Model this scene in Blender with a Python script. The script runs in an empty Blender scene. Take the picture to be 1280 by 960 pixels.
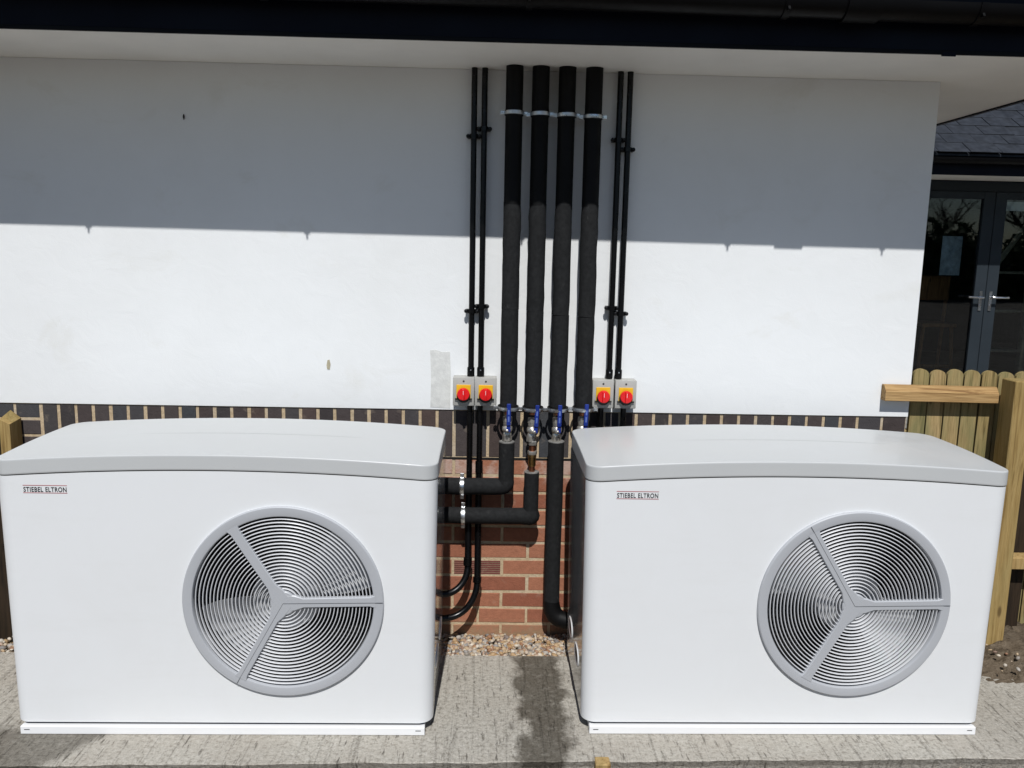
import bpy, bmesh, math, random
from mathutils import Vector, Matrix
from math import sin, cos, pi, radians, sqrt, atan2, tan

# ------------------------------------------------------------------ camera, sky, sun, exposure
scene = bpy.context.scene
COL = scene.collection
scene.render.resolution_x, scene.render.resolution_y = 1024, 768

CAM = (-0.0856, -3.5437, 1.7228)
YAW, PITCH, ROLL, FPX = 0.0277, 0.1594, 0.0209, 1036.1
fw = Vector((sin(YAW)*cos(PITCH), cos(YAW)*cos(PITCH), -sin(PITCH)))
r0 = Vector((cos(YAW), -sin(YAW), 0)); u0 = r0.cross(fw)
rt = cos(ROLL)*r0 + sin(ROLL)*u0; up = -sin(ROLL)*r0 + cos(ROLL)*u0
cd = bpy.data.cameras.new('camera'); cam = bpy.data.objects.new('camera', cd); COL.objects.link(cam)
cam.matrix_world = Matrix(((rt.x, up.x, -fw.x, CAM[0]), (rt.y, up.y, -fw.y, CAM[1]), (rt.z, up.z, -fw.z, CAM[2]), (0, 0, 0, 1)))
cd.sensor_width = 36; cd.lens = FPX*36/1280; cd.clip_start = .02; cd.clip_end = 2000
scene.camera = cam

SUN_EL, SUN_DX = radians(52.5), .02          # the sun stands behind the camera, a touch to its left
world = bpy.data.worlds.new('World'); scene.world = world; world.use_nodes = True
wn = world.node_tree.nodes; wl = world.node_tree.links
sky = wn.new('ShaderNodeTexSky'); sky.sky_type = 'NISHITA'; sky.sun_disc = False
sky.sun_elevation = SUN_EL
sun_to = Vector((-SUN_DX, -1, tan(SUN_EL))).normalized()
sky.sun_rotation = atan2(sun_to.x, sun_to.y)
sky.air_density = 1.0; sky.dust_density = .3; sky.ozone_density = 3.0
bg = wn['Background']; bg.inputs['Strength'].default_value = .054
wl.new(sky.outputs[0], bg.inputs[0])
sl = bpy.data.lights.new('sun', 'SUN'); sl.energy = 4.0; sl.angle = radians(.53); sl.color = (1, .985, .96)
so = bpy.data.objects.new('sun', sl); COL.objects.link(so)
so.rotation_euler = sun_to.to_track_quat('Z', 'Y').to_euler(); so.location = (0, -6, 9)
vs = scene.view_settings; vs.view_transform = 'Standard'; vs.look = 'None'; vs.gamma = 1; vs.exposure = 0.0
vs.use_curve_mapping = False
scene.cycles.max_bounces = 10; scene.cycles.transparent_max_bounces = 12
scene.cycles.sample_clamp_indirect = 6

RND = random.Random(7)

# ------------------------------------------------------------------ materials
MATS = {}
def nmat(name):
    m = bpy.data.materials.new(name); m.use_nodes = True; MATS[name] = m
    nt = m.node_tree; b = nt.nodes['Principled BSDF']
    return m, nt, b
def N(nt, t, **kw):
    n = nt.nodes.new(t)
    for k, v in kw.items():
        if k in n.inputs: n.inputs[k].default_value = v
        else: setattr(n, k, v)
    return n
def coords(nt, kind='Object', scale=(1, 1, 1), rnd=False):
    tc = N(nt, 'ShaderNodeTexCoord')
    mp = N(nt, 'ShaderNodeMapping'); mp.inputs['Scale'].default_value = scale
    if kind == 'World':
        g = N(nt, 'ShaderNodeNewGeometry'); src = g.outputs['Position']
    else: src = tc.outputs[kind]
    if rnd:
        oi = N(nt, 'ShaderNodeObjectInfo'); mu = N(nt, 'ShaderNodeMath', operation='MULTIPLY'); mu.inputs[1].default_value = 37.0
        nt.links.new(oi.outputs['Random'], mu.inputs[0])
        ad = N(nt, 'ShaderNodeVectorMath', operation='ADD')
        nt.links.new(src, ad.inputs[0]); nt.links.new(mu.outputs[0], ad.inputs[1]); src = ad.outputs[0]
    nt.links.new(src, mp.inputs[0]); return mp.outputs[0]
def noise(nt, vec, scale, detail=4, rough=.55, dist=0):
    n = N(nt, 'ShaderNodeTexNoise'); n.inputs['Scale'].default_value = scale; n.inputs['Detail'].default_value = detail
    n.inputs['Roughness'].default_value = rough; n.inputs['Distortion'].default_value = dist
    nt.links.new(vec, n.inputs['Vector']); return n.outputs['Fac']
def ramp(nt, fac, stops, interp='LINEAR'):
    r = N(nt, 'ShaderNodeValToRGB'); r.color_ramp.interpolation = interp
    els = r.color_ramp.elements
    while len(els) < len(stops): els.new(.5)
    for e, (p, c) in zip(els, stops):
        e.position = p; e.color = (c, c, c, 1) if isinstance(c, (int, float)) else (*c, 1)
    nt.links.new(fac, r.inputs[0]); return r.outputs[0]
def mix(nt, fac, a, b, blend='MIX'):
    m = N(nt, 'ShaderNodeMix', data_type='RGBA', blend_type=blend)
    for k, v in ((0, fac), (6, a), (7, b)):
        sock = m.inputs[k]
        if isinstance(v, bpy.types.NodeSocket): nt.links.new(v, sock)
        elif isinstance(v, (int, float)): sock.default_value = v if k == 0 else (v, v, v, 1)
        else: sock.default_value = (*v, 1)
    return m.outputs[2]
def math2(nt, op, a, b=None, clamp=False):
    m = N(nt, 'ShaderNodeMath', operation=op); m.use_clamp = clamp
    for i, v in enumerate((a, b)):
        if v is None: continue
        if isinstance(v, bpy.types.NodeSocket): nt.links.new(v, m.inputs[i])
        else: m.inputs[i].default_value = v
    return m.outputs[0]
def bump(nt, b, h, strength=.3, dist=.01):
    bp = N(nt, 'ShaderNodeBump'); bp.inputs['Strength'].default_value = strength; bp.inputs['Distance'].default_value = dist
    nt.links.new(h, bp.inputs['Height']); nt.links.new(bp.outputs[0], b.inputs['Normal'])
def setb(b, color=None, rough=None, metal=None, spec=None, coat=None):
    if color is not None: b.inputs['Base Color'].default_value = (*color, 1)
    if rough is not None: b.inputs['Roughness'].default_value = rough
    if metal is not None: b.inputs['Metallic'].default_value = metal
    if spec is not None: b.inputs['Specular IOR Level'].default_value = spec
    if coat is not None: b.inputs['Coat Weight'].default_value = coat
def plain(name, color, rough=.5, metal=0, spec=.5, var=.12, scale=30, bumpy=0, rnd=True, rvar=.1):
    """a near-plain surface with a little tonal and gloss variation"""
    m, nt, b = nmat(name); setb(b, color, rough, metal, spec)
    v = coords(nt, 'Object', rnd=rnd); f = noise(nt, v, scale, 5)
    lo = tuple(c*(1-var) for c in color); hi = tuple(min(1, c*(1+var)) for c in color)
    nt.links.new(ramp(nt, f, [(.3, lo), (.7, hi)]), b.inputs['Base Color'])
    f2 = noise(nt, v, scale*.4, 4)
    nt.links.new(ramp(nt, f2, [(.3, max(0, rough-rvar)), (.7, min(1, rough+rvar))]), b.inputs['Roughness'])
    if bumpy: bump(nt, b, noise(nt, v, scale*4, 3), .4, bumpy)
    return m

def m_render():
    m, nt, b = nmat('white_render'); setb(b, rough=.85, spec=.2)
    v = coords(nt, 'World')
    big = noise(nt, v, 1.3, 4, .6); mid = noise(nt, v, 6, 5, .6)
    c = mix(nt, ramp(nt, big, [(.45, 0.), (.75, 1.)]), (.80, .815, .82), (.76, .77, .765))
    c = mix(nt, ramp(nt, mid, [(.35, 0.), (.75, .5)]), c, (.83, .845, .85))
    # faint dirty blotches
    st = noise(nt, coords(nt, 'World', (1, 1, 1.6)), 2.3, 6, .65, .6)
    c = mix(nt, ramp(nt, st, [(.58, 0.), (.76, .4)]), c, (.64, .625, .56))
    nt.links.new(c, b.inputs['Base Color'])
    vt = coords(nt, 'World', (1, 1, 1.2))
    h = math2(nt, 'ADD', math2(nt, 'MULTIPLY', noise(nt, vt, 9, 6, .6, .8), .8), math2(nt, 'MULTIPLY', noise(nt, v, 220, 3), .18))
    bump(nt, b, h, .21, .010); return m
m_render()
def m_brick(name, stops, smear=False):
    m, nt, b = nmat(name); setb(b, rough=.82, spec=.3)
    oi = N(nt, 'ShaderNodeObjectInfo'); c = ramp(nt, oi.outputs['Random'], stops)
    v = coords(nt, 'World'); f = noise(nt, v, 45, 6, .65)
    c = mix(nt, ramp(nt, f, [(.3, .55), (.75, 0.)]), c, mix(nt, 1.0, c, (.55, .55, .55), 'MULTIPLY'))
    f2 = noise(nt, v, 14, 5, .6)
    c = mix(nt, ramp(nt, f2, [(.6, 0.), (.8, .4)]), c, (.42, .34, .26))
    if smear:   # cement smears on the course under the soldier bricks
        sp = N(nt, 'ShaderNodeSeparateXYZ'); g = N(nt, 'ShaderNodeNewGeometry'); nt.links.new(g.outputs['Position'], sp.inputs[0])
        band = math2(nt, 'MULTIPLY', ramp(nt, sp.outputs['Z'], [(.70, 0.), (.75, 1.)]), ramp(nt, noise(nt, v, 8.5, 5, .6), [(.45, 0.), (.56, .7)]))
        c = mix(nt, band, c, (.54, .42, .36))
        base = math2(nt, 'MULTIPLY', ramp(nt, sp.outputs['Z'], [(.0, 1.), (.075, 0.)]), ramp(nt, f, [(.35, .9), (.7, .3)]))
        c = mix(nt, base, c, (.30, .22, .13))
    nt.links.new(c, b.inputs['Base Color'])
    bump(nt, b, math2(nt, 'ADD', f, noise(nt, v, 160, 4)), .5, .004); return m
m_brick('red_brick', [(0, (.34, .13, .075)), (.35, (.43, .18, .105)), (.7, (.39, .16, .095)), (1, (.31, .11, .065))], True)
m_brick('vent_red', [(0, (.17, .05, .042)), (1, (.19, .055, .045))])
m_brick('dark_brick', [(0, (.070, .054, .052)), (.3, (.080, .066, .064)), (.5, (.060, .064, .071)), (.7, (.098, .066, .056)), (.85, (.052, .045, .045)), (1, (.082, .074, .073))])
def m_mortar():
    m, nt, b = nmat('mortar'); setb(b, rough=.95, spec=.1)
    v = coords(nt, 'World'); f = noise(nt, v, 60, 6, .7)
    c = ramp(nt, f, [(.3, (.42, .32, .20)), (.7, (.62, .49, .33))])
    c = mix(nt, ramp(nt, noise(nt, v, 5, 4), [(.5, 0.), (.7, .6)]), c, (.55, .50, .42))
    nt.links.new(c, b.inputs['Base Color']); bump(nt, b, f, .8, .006); return m
m_mortar()
def m_concrete():
    m, nt, b = nmat('brushed_concrete'); setb(b, rough=.9, spec=.25)
    v = coords(nt, 'World')
    sp = N(nt, 'ShaderNodeSeparateXYZ'); nt.links.new(v, sp.inputs[0]); X, Y = sp.outputs['X'], sp.outputs['Y']
    fine = noise(nt, v, 140, 6, .75); mid = noise(nt, v, 26, 6, .7); big = noise(nt, v, 3.0, 5, .65)
    brush = noise(nt, coords(nt, 'World', (62, 9, 9)), 1.0, 5, .72)          # strokes run towards the wall
    lines = noise(nt, coords(nt, 'World', (60, 1.6, 1)), 1.0, 2, .5)
    c = ramp(nt, fine, [(.30, (.18, .16, .13)), (.44, (.43, .40, .345)), (.58, (.52, .49, .43)), (.75, (.68, .65, .585))])
    grit = noise(nt, v, 62, 3, .6)
    c = mix(nt, ramp(nt, grit, [(.36, .62), (.46, 0.)]), c, (.22, .20, .165)); c = mix(nt, ramp(nt, grit, [(.53, 0.), (.68, .5)]), c, (.68, .65, .59))
    c = mix(nt, ramp(nt, mid, [(.42, 0.), (.70, .3)]), c, (.53, .51, .455))
    c = mix(nt, ramp(nt, big, [(.42, 0.), (.70, .45)]), c, (.38, .335, .28))
    pits = math2(nt, 'MULTIPLY', ramp(nt, brush, [(.36, 1.), (.44, 0.)]), ramp(nt, noise(nt, v, 6, 4), [(.36, .3), (.55, 1.)]))
    groove = math2(nt, 'MULTIPLY', ramp(nt, lines, [(.33, 1.), (.43, 0.)]), ramp(nt, fine, [(.4, 1.), (.6, .2)]))
    pits = math2(nt, 'MAXIMUM', pits, math2(nt, 'MULTIPLY', groove, .7))
    c = mix(nt, math2(nt, 'MULTIPLY', pits, .8), c, (.075, .066, .052))
    # wet run-off between the two units, and a damp mark by the left one
    wob = math2(nt, 'MULTIPLY', math2(nt, 'SUBTRACT', noise(nt, v, 9, 5, .6), .5), .17)
    wob2 = math2(nt, 'MULTIPLY', math2(nt, 'SUBTRACT', noise(nt, v, 40, 4, .6), .5), .035)
    xs = math2(nt, 'ADD', math2(nt, 'ADD', X, wob), wob2)
    def band(s, a, b_, w=.02):
        lo = N(nt, 'ShaderNodeMapRange'); lo.inputs[1].default_value = a-w; lo.inputs[2].default_value = a+w; nt.links.new(s, lo.inputs[0])
        hi = N(nt, 'ShaderNodeMapRange'); hi.inputs[1].default_value = b_-w; hi.inputs[2].default_value = b_+w
        hi.inputs[3].default_value = 1; hi.inputs[4].default_value = 0; nt.links.new(s, hi.inputs[0])
        return math2(nt, 'MULTIPLY', lo.outputs[0], hi.outputs[0])
    wet = band(math2(nt, 'ADD', xs, math2(nt, 'MULTIPLY', math2(nt, 'ADD', Y, .6), -.02)), .035, .225)
    ys = math2(nt, 'ADD', math2(nt, 'ADD', Y, wob), wob2)
    dry = math2(nt, 'MULTIPLY', band(math2(nt, 'ADD', X, wob2), .03, .085, .01), band(ys, -.80, -.70, .02))
    wet = math2(nt, 'SUBTRACT', wet, dry, True)
    diag = math2(nt, 'ADD', math2(nt, 'MULTIPLY', Y, 1.0), math2(nt, 'MULTIPLY', X, -.6))
    wl_ = math2(nt, 'MULTIPLY', band(math2(nt, 'ADD', xs, math2(nt, 'MULTIPLY', ys, -.7)), -1.33, -.86, .03), band(ys, -1.1, -.77, .03))
    wet = math2(nt, 'MAXIMUM', wet, math2(nt, 'MULTIPLY', wl_, .8))
    wet = math2(nt, 'MULTIPLY', wet, ramp(nt, mid, [(.25, .65), (.5, 1.)]))
    c = mix(nt, math2(nt, 'MULTIPLY', wet, .84), c, mix(nt, 1.0, c, (.16, .145, .12), 'MULTIPLY'))
    nt.links.new(c, b.inputs['Base Color'])
    nt.links.new(mix(nt, wet, .92, .62), b.inputs['Roughness'])
    h = math2(nt, 'ADD', math2(nt, 'MULTIPLY', brush, 1.0), math2(nt, 'ADD', math2(nt, 'ADD', math2(nt, 'MULTIPLY', fine, .6), math2(nt, 'MULTIPLY', grit, .7)), math2(nt, 'MULTIPLY', math2(nt, 'ADD', mid, lines), .4)))
    bump(nt, b, h, .85, .010); return m
m_concrete()
def m_soil(name, a, bcol, sc=24):
    m, nt, b = nmat(name); setb(b, rough=1, spec=.1)
    v = coords(nt, 'World'); f = noise(nt, v, sc, 8, .7); f2 = noise(nt, v, sc*.15, 4)
    c = ramp(nt, f, [(.3, a), (.72, bcol)]); c = mix(nt, ramp(nt, f2, [(.45, 0.), (.65, .5)]), c, tuple(x*.6 for x in a))
    nt.links.new(c, b.inputs['Base Color']); bump(nt, b, f, 1, .03); return m
m_soil('soil', (.10, .075, .050), (.25, .20, .145)); m_soil('rough_ground', (.12, .11, .10), (.22, .205, .19), 12)
m_soil('gravel_grit', (.22, .15, .08), (.42, .33, .22), 60); m_soil('paving', (.22, .21, .19), (.34, .33, .30), 8)
def m_pebble():
    m, nt, b = nmat('pebble'); setb(b, rough=.6, spec=.35)
    at = N(nt, 'ShaderNodeAttribute'); at.attribute_name = 'tint'
    c = ramp(nt, at.outputs['Fac'], [(0, (.36, .22, .10)), (.18, (.48, .34, .20)), (.4, (.52, .45, .35)), (.55, (.17, .17, .175)), (.68, (.30, .14, .07)), (.82, (.66, .60, .50)), (1, (.27, .27, .28))])
    f = noise(nt, coords(nt, 'World'), 120, 4); c = mix(nt, ramp(nt, f, [(.3, .3), (.7, 0.)]), c, (.22, .15, .08))
    nt.links.new(c, b.inputs['Base Color']); return m
m_pebble()
def m_wood(name, a, c2, dark, axis='Z', green=0.):
    m, nt, b = nmat(name); setb(b, rough=.75, spec=.25)
    s = {'Z': (1, 1, .055), 'X': (.055, 1, 1)}[axis]
    v = coords(nt, 'Object', s, True); f = noise(nt, v, 46, 5, .55, 1.2); g = noise(nt, v, 170, 3, .6)
    c = ramp(nt, f, [(.34, dark), (.44, a), (.58, c2), (.68, a), (.74, tuple((p+q)/2 for p, q in zip(a, dark)))])
    c = mix(nt, ramp(nt, g, [(.35, .45), (.6, 0.)]), c, dark)
    oi = N(nt, 'ShaderNodeObjectInfo')
    c = mix(nt, math2(nt, 'MULTIPLY', oi.outputs['Random'], .55), c, mix(nt, 1.0, c, (.70, .74, .62), 'MULTIPLY'))
    if green: c = mix(nt, math2(nt, 'MULTIPLY', ramp(nt, noise(nt, coords(nt, 'Object', (1, 1, .3), True), 12, 3), [(.4, 0.), (.65, 1.)]), green), c, (.20, .20, .09))
    kn = N(nt, 'ShaderNodeTexVoronoi'); kn.inputs['Scale'].default_value = 5.5
    nt.links.new(coords(nt, 'Object', (1.6, 1.6, .55) if axis == 'Z' else (.55, 1.6, 1.6), True), kn.inputs['Vector'])
    c = mix(nt, ramp(nt, kn.outputs['Distance'], [(.05, .85), (.10, 0.)]), c, tuple(x*.45 for x in dark))
    nt.links.new(c, b.inputs['Base Color']); bump(nt, b, math2(nt, 'ADD', f, g), .45, .003); return m
m_wood('fence_timber', (.36, .26, .115), (.47, .34, .165), (.13, .09, .035), 'Z', .6)
m_wood('post_timber', (.40, .265, .105), (.48, .33, .145), (.24, .15, .055), 'Z', .25)
m_wood('rail_timber', (.44, .27, .115), (.52, .335, .155), (.20, .105, .04), 'X')
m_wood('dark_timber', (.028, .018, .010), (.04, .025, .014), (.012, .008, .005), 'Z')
m_wood('chair_timber', (.34, .16, .065), (.42, .21, .09), (.2, .09, .04), 'Z')

def m_paint(name, color, rough, coat=.0, dirt=.0, dirtcol=(.45, .43, .38), spec=.5):
    """factory powder coat: very fine orange peel, dust"""
    m, nt, b = nmat(name); setb(b, color, rough, 0, spec, coat)
    v = coords(nt, 'Object', rnd=True)
    f = noise(nt, v, 3.0, 5, .65, .5); s = noise(nt, coords(nt, 'Object', (1.2, 9, 9), True), 2.2, 5, .6)
    d = math2(nt, 'MULTIPLY', ramp(nt, f, [(.45, 0.), (.8, 1.)]), dirt)
    c = mix(nt, d, color, dirtcol); c = mix(nt, math2(nt, 'MULTIPLY', ramp(nt, s, [(.55, 0.), (.75, 1.)]), dirt*.6), c, dirtcol)
    sp = ramp(nt, noise(nt, v, 150, 2, .5), [(.76, 0.), (.80, 1.)])
    c = mix(nt, math2(nt, 'MULTIPLY', sp, dirt*1.2), c, (.25, .23, .20))
    nt.links.new(c, b.inputs['Base Color'])
    nt.links.new(ramp(nt, f, [(.3, max(.02, rough-.06)), (.8, rough+.1)]), b.inputs['Roughness'])
    bump(nt, b, noise(nt, v, 420, 2), .04, .001); return m
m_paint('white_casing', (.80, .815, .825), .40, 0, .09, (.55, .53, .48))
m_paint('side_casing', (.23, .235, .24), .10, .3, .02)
m_paint('lid_grey', (.535, .548, .55), .36, .1, .22, (.60, .61, .59))
m_paint('grille_grey', (.45, .465, .49), .42, 0, .05)
m_paint('ring_grey', (.68, .69, .71), .35, 0, .0)
m_paint('fan_blade', (.40, .405, .41), .5, 0, .03, (.3, .3, .3))
m_paint('plinth_white', (.86, .865, .87), .4, 0, .03)
plain('interior_black', (.006, .006, .006), .8)
plain('slot_dark', (.05, .05, .055), .6)
plain('pipe_smooth', (.003, .003, .0033), .6, spec=.2, var=.2, scale=12)
plain('pipe_foam', (.014, .0145, .0152), .85, spec=.2, var=.3, scale=70, bumpy=.002)
def m_foam():
    m, nt, b = MATS['pipe_foam'], MATS['pipe_foam'].node_tree, MATS['pipe_foam'].node_tree.nodes['Principled BSDF']
    v = coords(nt, 'Object', (1, 1, .45), True); f = noise(nt, v, 34, 6, .7, .5); g = noise(nt, v, 9, 3, .5)
    old = b.inputs['Base Color'].links[0].from_socket
    c = mix(nt, math2(nt, 'MULTIPLY', ramp(nt, f, [(.60, 0.), (.74, 1.)]), ramp(nt, g, [(.45, .0), (.65, .55)])), old, (.10, .10, .098))
    nt.links.new(c, b.inputs['Base Color'])
m_foam()
plain('conduit_black', (.003, .003, .0033), .3, spec=.3, var=.2)
plain('rubber', (.012, .012, .012), .7)
plain('galvanised', (.62, .63, .64), .32, 1, var=.15, scale=60, rvar=.15)
plain('nickel', (.60, .57, .51), .34, .75, var=.15, scale=60)
plain('brass', (.48, .31, .12), .35, 1, var=.2, scale=60)
plain('copper', (.42, .17, .09), .4, 1, var=.2, scale=60)
plain('lever_blue', (.008, .028, .22), .4, var=.1)
plain('lever_print', (.10, .16, .45), .5)
plain('iso_grey', (.40, .395, .37), .45, var=.04)
plain('iso_yellow', (.80, .47, .015), .45, var=.05)
plain('iso_red', (.72, .012, .015), .3, var=.05)
plain('iso_black', (.015, .015, .015), .4)
plain('screw_dark', (.05, .05, .05), .4)
plain('dpc_black', (.006, .006, .006), .6)
plain('fascia_navy', (.002, .003, .009), .5, spec=.15, var=.1, scale=8)
plain('gutter_black', (.0025, .0025, .003), .45, spec=.15, var=.15, scale=8)
plain('soffit_white', (.83, .815, .77), .55, var=.04, scale=4)
plain('render_grey', (.65, .655, .635), .9, var=.1, scale=40, bumpy=.002)
plain('sleeve_grey', (.17, .165, .155), .9, var=.5, scale=60)
plain('chip_tan', (.42, .38, .27), .9); plain('speck_black', (.01, .01, .012), .5)
plain('print_black', (.02, .02, .022), .5); plain('print_red', (.35, .02, .03), .5)
plain('handle_white', (.82, .82, .82), .3, var=.03)
plain('slate', (.028, .032, .040), .65, spec=.25, var=.35, scale=14, bumpy=.004)
plain('door_grey', (.026, .034, .042), .5, spec=.2, var=.06, scale=6)
plain('steel', (.65, .65, .66), .22, 1, var=.06)
plain('paper', (.55, .64, .70), .6, var=.35, scale=18)
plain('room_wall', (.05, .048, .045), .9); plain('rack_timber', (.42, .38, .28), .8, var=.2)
plain('notice_white', (.85, .88, .88), .6, var=.1)
plain('bark', (.06, .048, .036), .9, var=.3, scale=10, bumpy=.01)
plain('hedge_leaf', (.045, .070, .022), .6, var=.45, scale=2.2)
def m_glass():
    m, nt, b = nmat('door_glass'); nt.nodes.remove(b)
    tr = N(nt, 'ShaderNodeBsdfTransparent'); tr.inputs[0].default_value = (.82, .86, .86, 1)
    gl = N(nt, 'ShaderNodeBsdfGlossy'); gl.inputs['Roughness'].default_value = .015
    fr = N(nt, 'ShaderNodeFresnel'); fr.inputs[0].default_value = 1.55
    ms = N(nt, 'ShaderNodeMixShader'); nt.links.new(fr.outputs[0], ms.inputs[0])
    nt.links.new(tr.outputs[0], ms.inputs[1]); nt.links.new(gl.outputs[0], ms.inputs[2])
    nt.links.new(ms.outputs[0], nt.nodes['Material Output'].inputs[0]); return m
m_glass()

# ------------------------------------------------------------------ mesh helpers
class MB:
    def __init__(s): s.v = []; s.f = []
    def add(s, vs, fs):
        o = len(s.v); s.v += [tuple(v) for v in vs]; s.f += [tuple(i+o for i in f) for f in fs]; return s
    def box(s, x0, x1, y0, y1, z0, z1):
        return s.add([(x0, y0, z0), (x1, y0, z0), (x1, y1, z0), (x0, y1, z0), (x0, y0, z1), (x1, y0, z1), (x1, y1, z1), (x0, y1, z1)],
                     [(0, 3, 2, 1), (4, 5, 6, 7), (0, 1, 5, 4), (1, 2, 6, 5), (2, 3, 7, 6), (3, 0, 4, 7)])
    def bbox(s, x0, x1, y0, y1, z0, z1, r=.003, seg=1):
        bm = bmesh.new(); bmesh.ops.create_cube(bm, size=1)
        for v in bm.verts: v.co = Vector(((x0+x1)/2+v.co.x*(x1-x0), (y0+y1)/2+v.co.y*(y1-y0), (z0+z1)/2+v.co.z*(z1-z0)))
        bmesh.ops.bevel(bm, geom=bm.edges[:], offset=r, segments=seg, affect='EDGES', profile=.5)
        bm.verts.index_update(); s.add([v.co for v in bm.verts], [[v.index for v in f.verts] for f in bm.faces]); bm.free(); return s
    def prism(s, pts, a0, a1, axis='y'):
        """closed outline (counter-clockwise list of 2D points) extruded along an axis"""
        n = len(pts)
        def P(p, a): return {'y': (p[0], a, p[1]), 'x': (a, p[0], p[1]), 'z': (p[0], p[1], a)}[axis]
        vs = [P(p, a0) for p in pts] + [P(p, a1) for p in pts]
        return s.add(vs, [tuple(range(n)), tuple(range(2*n-1, n-1, -1))] + [(i+n, (i+1) % n+n, (i+1) % n, i) for i in range(n)])
    def tube(s, path, rad, seg=16, caps=True):
        path = [Vector(p) for p in path]; n = len(path)
        rads = rad if isinstance(rad, (list, tuple)) else [rad]*n
        ts = []
        for i in range(n):
            a = path[max(0, i-1)]; b = path[min(n-1, i+1)]; ts.append((b-a).normalized())
        ref = Vector((0, 0, 1)) if abs(ts[0].z) < .9 else Vector((0, 1, 0))
        nrm = (ref - ts[0]*ref.dot(ts[0])).normalized(); vs = []
        for i in range(n):
            nrm = (nrm - ts[i]*nrm.dot(ts[i])).normalized(); bi = ts[i].cross(nrm)
            k = 1.0
            for j in range(seg):
                a = 2*pi*j/seg; vs.append(path[i] + (nrm*cos(a)+bi*sin(a))*rads[i])
        fs = [(i*seg+j, i*seg+(j+1) % seg, (i+1)*seg+(j+1) % seg, (i+1)*seg+j) for i in range(n-1) for j in range(seg)]
        if caps: fs += [tuple(range(seg-1, -1, -1)), tuple(range((n-1)*seg, n*seg))]
        return s.add(vs, fs)
    def lathe(s, prof, c, axis='z', seg=24):
        """prof: (radius, offset) along the axis from c"""
        c = Vector(c); vs = []
        for r, h in prof:
            for j in range(seg):
                a = 2*pi*j/seg; u, w = r*cos(a), r*sin(a)
                vs.append(c + Vector({'z': (u, w, h), 'y': (u, h, w), 'x': (h, u, w)}[axis]))
        n = len(prof)
        fs = [(i*seg+j, i*seg+(j+1) % seg, (i+1)*seg+(j+1) % seg, (i+1)*seg+j) for i in range(n-1) for j in range(seg)]
        fs += [tuple(range(seg-1, -1, -1)), tuple(range((n-1)*seg, n*seg))]
        return s.add(vs, fs)
    def mesh(s, name, smooth=None):
        me = bpy.data.meshes.new(name); me.from_pydata(s.v, [], s.f)
        bm = bmesh.new(); bm.from_mesh(me); bmesh.ops.recalc_face_normals(bm, faces=bm.faces); bm.to_mesh(me); bm.free()
        if smooth is not None:
            me.polygons.foreach_set('use_smooth', [True]*len(me.polygons)); me.set_sharp_from_angle(angle=radians(smooth))
        me.update(); return me
    def build(s, name, mat, parent=None, loc=(0, 0, 0), smooth=None, mod=None):
        me = s.mesh(name, smooth); me.materials.append(MATS[mat]); return put(name, me, parent, loc)
def put(name, me, parent=None, loc=(0, 0, 0), rot=None):
    o = bpy.data.objects.new(name, me); COL.objects.link(o); o.parent = parent; o.location = loc
    if rot: o.rotation_euler = rot
    return o
def tag(o, label=None, cat=None, group=None, kind=None):
    for k, v in (('label', label), ('category', cat), ('group', group), ('kind', kind)):
        if v: o[k] = v
    return o
def thing(name, label, cat, loc=(0, 0, 0), group=None, rz=0):
    o = bpy.data.objects.new(name, None); COL.objects.link(o); o.location = loc; o.rotation_euler = (0, 0, rz)
    o.empty_display_size = .1
    return tag(o, label, cat, group)
KIDS = {}
def copy_tree(o, parent=None):
    c = o.copy(); COL.objects.link(c); c.parent = parent
    for ch in [x for x in bpy.data.objects if x.parent == o]: copy_tree(ch, c)
    return c

# ------------------------------------------------------------------ ground
def sheet(name, x0, x1, y0, y1, z, mat, nx=1, ny=1, amp=0, kind='structure', flat=None):
    mb = MB()
    for j in range(ny+1):
        for i in range(nx+1):
            x = x0+(x1-x0)*i/nx; y = y0+(y1-y0)*j/ny
            mb.v.append((x, y, z + (RND.uniform(-amp, amp) if amp else 0)))
    for j in range(ny):
        for i in range(nx):
            a = j*(nx+1)+i; mb.f.append((a, a+1, a+nx+2, a+nx+1))
    return tag(mb.build(name, mat, smooth=60), kind=kind)
sheet('ground', -900, 900, -900, 900, -.16, 'rough_ground')
sheet('soil', -4.5, 5.5, -3.0, 2.8, -.072, 'soil', 160, 100, .008)

# concrete pad: sharp back edge, slightly ragged cast front edge that is not quite parallel to the wall
mb = MB(); nx = 420; x0, x1 = -3.6, 3.1
front = []
for i in range(nx+1):
    x = x0+(x1-x0)*i/nx
    front.append((x, -.956+.0185*x + .0025*sin(x*9.1)+.002*sin(x*23.7+1)+RND.uniform(-.0022, .0022)))
rows = [lambda x, y: (x, -.207, -.2), lambda x, y: (x, -.207, 0), lambda x, y: (x, y+.003, 0), lambda x, y: (x, y, -.0025), lambda x, y: (x, y+.012, -.03), lambda x, y: (x, y+.05, -.2)]
for fn in rows:
    for x, y in front: mb.v.append(fn(x, y))
for k in range(len(rows)-1):
    for i in range(nx): a = k*(nx+1)+i; mb.f.append((a, a+1, a+nx+2, a+nx+1))
e0 = [k*(nx+1) for k in range(len(rows))]; mb.f.append(tuple(e0)); mb.f.append(tuple(k*(nx+1)+nx for k in range(len(rows)-1, -1, -1)))
pad = tag(mb.build('concrete_pad', 'brushed_concrete'), kind='structure')

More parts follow.
